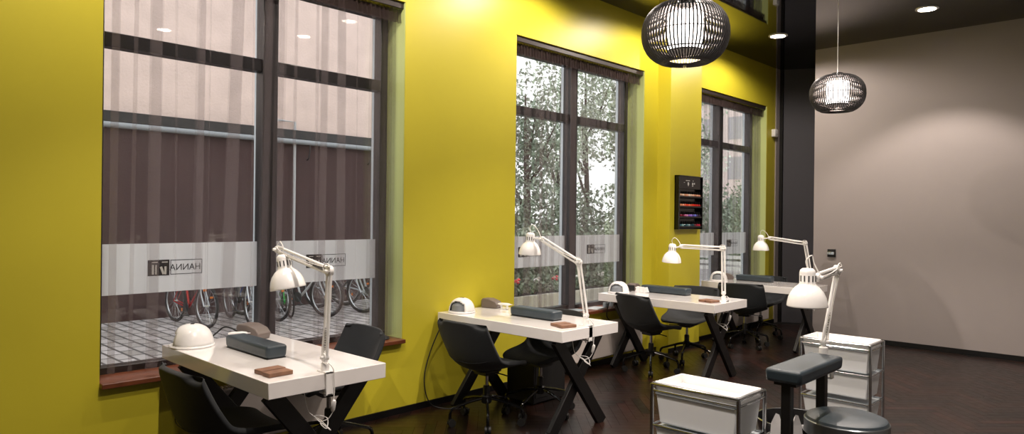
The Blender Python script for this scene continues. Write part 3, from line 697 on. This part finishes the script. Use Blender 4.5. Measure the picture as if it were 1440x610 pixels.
# ------------------------------------------------------------------ trolleys, arm rest stand, stool
DRW = mat('white_drawer_plastic', '#eef2f6', .35)
def trolley(x, y, lb, W0=.49, D0=.30, H0=.65):
    t = thing('drawer_trolley', lb, 'trolley', (x, y, 0), 0, 'white drawer trolleys with chrome frames')
    cs = [(0, 0), (W0, 0), (W0, D0), (0, D0)]
    for cx, cy in cs: MB().cyl((cx, cy, .05), (cx, cy, H0 - .012), .0105, 12).build('frame_post', CHROME, t)
    rails = MB()
    for z in (H0 - .012, H0 - .045, .42, .215, .06):
        for i in range(4):
            a, c = cs[i], cs[(i + 1) % 4]; rails.cyl((a[0], a[1], z), (c[0], c[1], z), .006 if z != H0 - .012 else .008, 8)
    rails.build('rail', CHROME, t)
    # open top tray
    tr = MB(); x0, x1, y0, y1 = .012, W0 - .012, .012, D0 - .012; zt, zb = H0, H0 - .055
    tr.bb((x0, y0, zb), (x1, y1, zb + .006)); th = .010
    tr.bb((x0, y0, zb), (x1, y0 + th, zt)); tr.bb((x0, y1 - th, zb), (x1, y1, zt)); tr.bb((x0, y0, zb), (x0 + th, y1, zt)); tr.bb((x1 - th, y0, zb), (x1, y1, zt))
    tr.build('top_tray', WHITE_P, t, bevel=.003)
    for z1_ in (.592, .410, .205):
        h = .165 if z1_ > .3 else .14
        dr = MB().box((W0 / 2, D0 / 2, z1_ - h / 2), (W0 - .03, D0 - .02, h), taper=(.93, .88))
        do = dr.build('drawer', DRW, t, bevel=.01, seg=3)
        lp = MB().bb((.018, .0, z1_ - .006), (W0 - .018, D0, z1_ + .004)); lp.build('drawer_rim', mat('grey_rim_plastic', '#aab2b8', .35), do, bevel=.003)
    for cx, cy in cs:
        c = MB(); c.cyl((cx - .008, cy, .025), (cx + .008, cy, .025), .025, 16); c.cyl((cx, cy, .025), (cx, cy, .055), .007, 8); c.build('caster', RUB, t)
    return t
trolley(2.285, 3.235, 'white plastic drawer trolley with chrome frame in the foreground, standing on bare floor')
trolley(2.27, 5.32, 'white drawer trolley with chrome frame behind the padded arm rest stand')
t = thing('arm_rest_stand', 'slate padded arm rest on two black posts beside the round stool', 'arm rest', (3.06, 3.33, 0))
MB().box((0, 0, .829), (.165, .54, .062), taper=(.97, .97)).build('pad', LEATH, t, bevel=.016, seg=3)
MB().bb((-.05, -.24, .785), (.05, .30, .799)).build('pad_plate', BLACKM, t, smooth=False)
for y in (-.21, .21):
    MB().bb((-.022, y - .02, .02), (.022, y + .02, .786)).build('post', BLACKM, t, bevel=.003)
MB().bb((-.1, -.24, 0), (.1, -.18, .025)).bb((-.1, .18, 0), (.1, .24, .025)).bb((-.02, -.2, 0), (.02, .2, .022)).build('foot', BLACKM, t, bevel=.003)
t = thing('round_stool', 'round stool with charcoal seat and silver rim at the lower right corner', 'stool', (3.215, 3.42, 0))
MB().lathe([(0, .62), (.155, .62), (.172, .612), (.178, .60)], n=48, cap=False).build('seat_pad', LEATH, t)
MB().lathe([(.178, .602), (.183, .598), (.183, .535), (.170, .53), (0, .53)], n=48, cap=False).build('silver_rim', mat('brushed_silver', '#8c9296', .3, .9), t)
MB().lathe([(.025, .09), (.025, .53)], n=20).build('column', CHROME, t)
MB().lathe([(0, 0), (.15, 0), (.155, .012), (.14, .03), (.04, .06), (.03, .09), (0, .09)], n=40, cap=False).build('base', BLACKM, t)
t = thing('round_basin', 'dark round basin with thin silver rim beside the arm rest posts', 'basin', (2.83, 3.82, 0))
MB().lathe([(0, .30), (.10, .30), (.19, .36), (.21, .44), (.205, .44), (.185, .365), (.09, .312), (0, .312)], n=40, cap=False).build('bowl', mat('black_basin', '#0e0e10', .3), t)
MB().tube([(.208 * math.cos(a * PI / 24), .208 * math.sin(a * PI / 24), .444) for a in range(48)], .0045, 6, closed=True).build('rim', CHROME, t)
MB().lathe([(.13, 0), (.13, .02), (.03, .04), (.03, .30)], n=24).build('pedestal', BLACKM, t)
def paper(x, y, a, z, lb, h=.14):
    t = thing('folded_paper_bag', lb, 'paper bag', (x, y, z), R(a), 'white folded paper packs')
    s = MB(); v = [s.bm.verts.new(p) for p in ((-.03, -.02, 0), (.03, -.02, 0), (.03, .02, 0), (-.03, .02, 0), (-.026, -.006, h * .6), (.026, -.006, h * .6), (.026, .006, h * .6), (-.026, .006, h * .6), (-.004, 0, h), (.012, 0, h * .96))]
    for f in ((3, 2, 1, 0), (0, 1, 5, 4), (1, 2, 6, 5), (2, 3, 7, 6), (3, 0, 4, 7), (4, 5, 9, 8), (6, 7, 8, 9), (5, 6, 9), (7, 4, 8)): s.bm.faces.new([v[i] for i in f])
    s.build('sheet', mat('white_paper', '#e4e3e4', .7), t, smooth=False)
t = thing('low_tray_stool', 'low black tray stand carrying white paper packs beside the stool', 'stand', (2.9, 3.5, 0))
MB().bb((-.12, -.1, .40), (.10, .1, .415)).build('tray', BLACKM, t, bevel=.004); MB().cyl((0, 0, .02), (0, 0, .4), .015).lathe([(0, 0), (.1, 0), (.1, .012), (.015, .03)], n=24).build('stem', BLACKM, t)
paper(2.868, 3.465, 20, .416, 'white folded paper pack standing between trolley and arm rest, left one', .135)
paper(2.935, 3.545, 60, .416, 'white folded paper pack standing beside the arm rest post, right one', .125)

# ------------------------------------------------------------------ outside
def outside_poly(pts, z0, z1, name, material): return poly(name, pts, z0, z1, material)
def paving():
    M = bpy.data.materials.new('pale_stone_paving'); M.use_nodes = True; N, L = M.node_tree.nodes, M.node_tree.links; bs = N['Principled BSDF']
    tc = N.new('ShaderNodeTexCoord'); br = N.new('ShaderNodeTexBrick'); br.inputs['Scale'].default_value = 1.0
    br.inputs['Color1'].default_value = srgb('#b9b4b5'); br.inputs['Color2'].default_value = srgb('#97928f'); br.inputs['Mortar'].default_value = srgb('#555252')
    br.inputs['Brick Width'].default_value = .34; br.inputs['Row Height'].default_value = .17; br.inputs['Mortar Size'].default_value = .018
    L.new(tc.outputs['Object'], br.inputs['Vector']); L.new(br.outputs['Color'], bs.inputs['Base Color']); bs.inputs['Roughness'].default_value = .8
    return M
outside_poly([(-.34, -6), (-.34, 11.0), (-14, 60), (-60, 60), (-60, -6)], -.2, -.1, 'ground_outside', paving())
# building across the street
UP = mat('beige_roughcast', '#d9c3bb', .9, var=.08, vscale=3, bump=.6, bscale=25)
MAR = mat('maroon_render', '#3c2626', .85, var=.12, vscale=2, bump=.3, bscale=30)
t = thing('building_across_street', 'beige and maroon building across the paved street behind the bicycles', 'building', (-7.0, 7.6, -.1))
y0 = -3.0 - 7.6; y1 = 10.6 - 7.6
MB().bb((-.15, y0, 3.1), (0, y1, 11.5)).build('upper_wall', UP, t, smooth=False)
MB().bb((-.15, y0, 0), (0, y1, 2.95)).build('lower_wall', MAR, t, smooth=False)
MB().bb((-.15, y0, 2.95), (.12, y1, 3.1)).build('dark_cornice', mat('dark_cornice_metal', '#17181a', .5), t, smooth=False)
MB().cyl((.10, y0, 2.90), (.10, y1, 2.90), .045, 14).build('gutter_pipe', mat('grey_gutter', '#8d9298', .4), t)
for y in (-1.1, .2, 1.6): MB().tube([(.0, y, 2.6), (.06, y, 2.62), (.10, y + .0, 2.75), (.10, y, 2.86)], .012, 8).build('gutter_bracket', mat('dark_bracket', '#1b1c1e', .5), t)
MB().tube([(.05, -1.75, 3.25), (.05, -1.37, 3.25), (.05, -1.37, .75)], .022, 10).build('conduit', mat('pale_conduit', '#b9bcc0', .4), t)
# bicycles
def wheel(parent, x, R0, m_t, side=0):
    tw = MB().tube([(x + R0 * math.cos(a * PI / 24), 0, R0 + R0 * math.sin(a * PI / 24) * .96) for a in range(48)], .024, 8, closed=True).build('wheel', m_t, parent)
    s = MB().tube([(x + (R0 - .032) * math.cos(a * PI / 24), 0, R0 + (R0 - .032) * .96 * math.sin(a * PI / 24)) for a in range(48)], .011, 6, closed=True)
    s.cyl((x, -.035, R0), (x, .035, R0), .022, 10)
    for k in range(20):
        a = 2 * PI * k / 20; s.tube([(x + .02 * math.cos(a), .02 * (-1) ** k, R0 + .02 * math.sin(a)), (x + (R0 - .035) * math.cos(a + .12), 0, R0 + (R0 - .035) * .96 * math.sin(a + .12))], .0022, 4)
    s.build('rim_and_spokes', mat('bright_alloy', '#c2c6ca', .25, .8), tw)
    return tw
def bicycle(x, y, a, col, lb, S=1.0, train=False, R0=.34, turn=0):
    t = thing('bicycle', lb, 'bicycle', (x, y, -.1), R(a), None); t.scale = (S, S, S)
    TY = mat('bicycle_tyre', '#0f0f10', .7); FM = mat('bicycle_paint_' + col[1:], col, .25, coat=.5)
    wheel(t, -.53, R0, TY); wheel(t, .53, R0, TY)
    bbk = (-.05, 0, .28); st = (-.20, 0, .78); hd0 = (.38, 0, .68); hd1 = (.355, 0, .86); ra = (-.53, 0, R0)
    f = MB()
    for p, q, r_ in ((bbk, st, .017), (bbk, hd0, .02), (st, hd1, .017), (hd0, hd1, .022)): f.cyl(p, q, r_, 10)
    for s in (-.03, .03): f.tube([bbk, (-.2, s, .29), (-.53, s, R0)], .010, 8); f.tube([st, (-.3, s, .63), (-.53, s, R0)], .009, 8)
    f.build('frame', FM, t)
    k = MB()
    for s in (-.035, .035): k.tube([(.39, s, .66), (.43, s * 1.2, .52), (.53, s * 1.2, R0)], .012, 8)
    k.bb((.37, -.045, .65), (.41, .045, .68)); k.build('fork', mat('silver_fork', '#b8bcc0', .3, .7), t)
    h = MB(); h.cyl(hd1, (.33, 0, 1.0), .013, 10); h.tube(bez([(.20, -.29, 1.05), (.30, -.2, 1.05), (.36, -.05, 1.0), (.36, .05, 1.0), (.30, .2, 1.05), (.20, .29, 1.05)], 4), .011, 8); h.build('handlebar', mat('black_handlebar', '#16171a', .4), t)
    sd = MB(); sd.cyl(st, (-.225, 0, .90), .013, 10); sd.box((-.22, 0, .92), (.26, .13, .05), taper=(.8, .5)); sd.build('saddle', RUB, t, bevel=.015)
    c = MB(); c.cyl((-.05, -.06, .28), (-.05, -.05, .28), .085, 20); c.tube([(-.05, -.07, .28), (.07, -.075, .17)], .009, 6); c.tube([(-.05, .07, .28), (-.17, .075, .39)], .009, 6); c.box((.07, -.11, .17), (.08, .07, .02)); c.box((-.17, .11, .39), (.08, .07, .02)); c.build('crank', mat('dark_alloy', '#55585c', .35, .8), t)
    MB().box((.60, .045, R0 + .14), (.012, .05, .03)).box((-.40, .045, R0 - .14), (.03, .012, .05)).box((.47, 0, .60), (.012, .05, .06)).build('reflector', mat('orange_reflector', '#e07a28', .3), t, bevel=.003)
    if train:
        for s in (-1, 1):
            q = MB(); q.cyl((-.53, s * .17, .075), (-.53, s * .21, .075), .075, 18); q.tube([(-.53, 0, R0), (-.53, s * .19, .075)], .01, 8); q.build('training_wheel', RUB, t)
    return t
def park(xw, yw, dirdeg, S, *a, **k):
    """xw, yw: ground contact of the wheel nearest the window; the other end towards the facade"""
    d = Vector((math.cos(R(dirdeg)), math.sin(R(dirdeg)))); c = Vector((xw, yw)) - d * .53 * S
    bicycle(c.x, c.y, dirdeg, *a, S=S, **k)
park(-5.35, 4.70, -8, 1.0, '#1c1d20', 'dark bicycle left of the window mullion, its wheel facing the viewer')
park(-5.55, 5.20, 6, .95, '#2a4f8c', 'blue bicycle seen through the window just right of the mullion')
park(-5.75, 5.52, -14, .62, '#1fae3e', 'small green child bicycle with training wheels outside', train=True)
park(-5.45, 5.98, 14, 1.0, '#c7cacd', 'silver bicycle with orange reflector outside, behind the white desk lamp')
park(-5.48, 6.68, 12, 1.0, '#3a3c40', 'grey bicycle outside, second from the right frame of the nearest window')
park(-5.5, 7.35, 20, 1.0, '#a9adb2', 'pale grey bicycle outside, closest to the right frame of the nearest window')
park(-5.6, 4.15, 4, .9, '#a01f24', 'red bicycle outside the nearest window, leftmost of the bicycles')
# planter, flowers, hedge and trees
PLW = mat('white_planter_render', '#e8e6e2', .7, var=.05)
t = thing('planter_wall', 'long low white planter outside the middle window with red flowers', 'planter', (-2.55, 8.6, -.1))
PB = MB()
MB().bb((-.02, -2.2, .0), (.25, 2.4, .51)).build('planter_body', PLW, t, bevel=.01); MB().bb((.0, -2.18, .50), (.23, 2.38, .515)).build('soil', mat('dark_soil', '#1c1712', .9), t, smooth=False)
def leaf_cloud(blobs, n, size, rnd, squash=1.0):
    s = MB()
    for _ in range(n):
        c, r_ = rnd.choices(blobs, weights=[b_[1] ** 2 for b_ in blobs])[0]
        while True:
            v = Vector((rnd.uniform(-1, 1), rnd.uniform(-1, 1), rnd.uniform(-1, 1)))
            if .2 < v.length < 1: break
        v = v.normalized() * (v.length ** .45) * r_; p = Vector(c) + Vector((v.x, v.y, v.z * squash))
        a = Euler((rnd.uniform(-1.2, 1.2), rnd.uniform(-1.2, 1.2), rnd.uniform(0, 6.28))).to_matrix(); z = size * rnd.uniform(.6, 1.3)
        q = [a @ Vector(w_) * z + p for w_ in ((-.5, 0, 0), (-.1, -.28, .04), (.5, 0, 0), (-.1, .28, .04))]
        s.bm.faces.new([s.bm.verts.new(w_) for w_ in q])
    return s
def leafmat(name, c1, c2):
    M = mat(name, c1, .5, var=.35, vscale=4)
    return M
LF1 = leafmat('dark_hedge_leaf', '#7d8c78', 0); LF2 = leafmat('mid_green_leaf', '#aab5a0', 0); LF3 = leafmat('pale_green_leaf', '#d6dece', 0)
TRK = mat('tree_bark', '#3d332b', .9, bump=.5, bscale=20)
rnd = random.Random(11)
def plant(x, y, col, k, lb):
    t = thing('flowering_plant', lb, 'flower', (x, y, .42), 0, 'flowering plants in the white planter')
    leaf_cloud([((0, 0, .10), .15), ((.02, .1, .08), .1), ((0, -.1, .08), .1)], 220, .06, rnd).build('foliage', LF1, t, smooth=False)
    MB().cyl((0, 0, -.01), (0, 0, .1), .01, 6).build('stem', LF1, t)
    s = MB()
    for c in ((.05, .0, .20), (.06, .035, .215), (.05, -.035, .19), (.08, .0, .18)):
        s.lathe([(0, -.022), (.018, -.012), (.026, .0), (.018, .016), (0, .022)], c, 8, cap=False)
    s.build('blossom', mat('blossom_' + col[1:], col, .6), t, smooth=False)
for k, (y, c) in enumerate([(6.75, '#ffffff'), (7.12, '#e02838'), (7.55, '#f4f0f0'), (7.95, '#d8283c'), (8.5, '#f4f0f0'), (9.1, '#f6f2f2'), (9.7, '#d82a3a'), (10.3, '#e8d8dc')]):
    plant(-2.43, y, c, k, ['white flowers', 'red flowers'][c in ('#e02838', '#d8283c', '#d82a3a')] + ' in the white planter, plant %s from the left' % ['first', 'second', 'third', 'fourth', 'fifth', 'sixth', 'seventh', 'eighth'][k])
def bush(x, y, h, r_, lb, lm, n=2600, size=.11):
    t = thing('hedge_bush', lb, 'bush', (x, y, -.1), 0, 'dense hedge bushes outside the middle window')
    bl = [((rnd.uniform(-r_ * .3, r_ * .3), rnd.uniform(-r_ * .6, r_ * .6), z), r_ * rnd.uniform(.7, .95)) for z in [h * .2, h * .35, h * .5, h * .65, h * .8] for _ in range(2)]
    leaf_cloud(bl, n, size, rnd).build('foliage', lm, t, smooth=False)
    MB().tube([(0, 0, 0), (.02, .03, h * .5), (0, 0, h * .8)], [.05, .035, .01], 8).build('trunk', TRK, t)
for k, (x, y, h) in enumerate([(-4.2, 8.5, 1.25), (-4.3, 9.65, 1.35), (-4.2, 10.8, 1.3), (-4.3, 11.95, 1.4), (-4.1, 13.1, 1.3)]):
    bush(x, y, h, .52, 'leafy green bush outside the middle window, %s in the row' % ['first', 'second', 'third', 'fourth', 'last'][k], LF2 if k % 2 else LF1)
for k, (x, y) in enumerate([(-5.7, 10.9), (-5.8, 12.6), (-5.7, 14.3), (-5.8, 16.0)]):
    bush(x, y, 2.2, .78, 'taller shadowy bush behind the low hedge of the middle window, %s from the left' % ['first', 'second', 'third', 'fourth'][k], LF1, n=2600, size=.12)
for k, (x, y) in enumerate([(-8.0, 23.4), (-8.1, 25.9), (-8.0, 28.4)]):
    bush(x, y, 2.7, 1.05, 'tall dim hedge bush outside the farthest window, %s from the left' % ['first', 'second', 'third'][k], LF1, n=2600, size=.16)
def tree(x, y, h, r_, lb, lm, n=1900, size=.125, cz=.62, trunk=.12):
    t = thing('leafy_tree', lb, 'tree', (x, y, -.1), 0, None)
    bl = [((rnd.uniform(-r_, r_) * .7, rnd.uniform(-r_, r_) * .7, h * cz + rnd.uniform(-1, 1) * h * .3), r_ * rnd.uniform(.35, .6)) for _ in range(14)]
    leaf_cloud(bl, n, size, rnd).build('crown', lm, t, smooth=False)
    MB().tube([(0, 0, 0), (.08, .05, h * .3), (-.05, .1, h * .6), (0, 0, h * .85)], [trunk, trunk * .8, trunk * .5, .02], 10).build('trunk', TRK, t)
    for k in range(4):
        a = rnd.uniform(0, 6.28); z = h * rnd.uniform(.3, .55)
        MB().tube([(0, 0, z), (math.cos(a) * r_ * .4, math.sin(a) * r_ * .4, z + h * .12), (math.cos(a) * r_ * .7, math.sin(a) * r_ * .7, z + h * .25)], [trunk * .45, trunk * .3, .01], 8).build('branch', TRK, t)
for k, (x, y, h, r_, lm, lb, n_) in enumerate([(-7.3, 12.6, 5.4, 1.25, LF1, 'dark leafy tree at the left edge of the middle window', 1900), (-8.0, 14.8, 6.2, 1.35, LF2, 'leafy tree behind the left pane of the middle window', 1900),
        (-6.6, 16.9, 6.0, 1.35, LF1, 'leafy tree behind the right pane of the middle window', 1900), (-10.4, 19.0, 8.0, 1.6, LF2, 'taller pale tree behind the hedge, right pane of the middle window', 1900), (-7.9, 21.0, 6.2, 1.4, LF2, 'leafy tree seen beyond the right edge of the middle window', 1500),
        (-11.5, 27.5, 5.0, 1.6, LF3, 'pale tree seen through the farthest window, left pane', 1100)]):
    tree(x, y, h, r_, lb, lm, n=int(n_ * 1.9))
t = thing('distant_building', 'pale pinkish building far outside the farthest window', 'building', (-16, 44, -.1))
WL = mat('pale_pink_render', '#e0cfc8', .8, var=.05)
MB().bb((-6, -3, 0), (3.0, 3, 9)).build('wall', WL, t, smooth=False)
for j in range(3):
    for k in range(5): MB().bb((-5.2 + k * 1.7, -3.03, 1.6 + j * 2.5), (-4.3 + k * 1.7, -2.98, 3.0 + j * 2.5)).build('window', mat('distant_window_glass', '#aaa6a8', .2), t, smooth=False)
MB().bb((-6.2, -3.2, 9), (3.2, 3.2, 9.3)).build('roof', mat('grey_roof', '#8c8886', .7), t, smooth=False)
t = thing('white_fence', 'white slatted fence outside the farthest window', 'fence', (-5.2, 19.4, -.1))
for k in range(6): MB().bb((-2.0, -.02, .1 + k * .17), (1.6, .02, .2 + k * .17)).build('slat', PLW, t, smooth=False)
for x in (-1.9, -.6, .5, 1.5): MB().bb((x, .02, 0), (x + .08, .1, 1.15)).build('post', PLW, t, smooth=False)
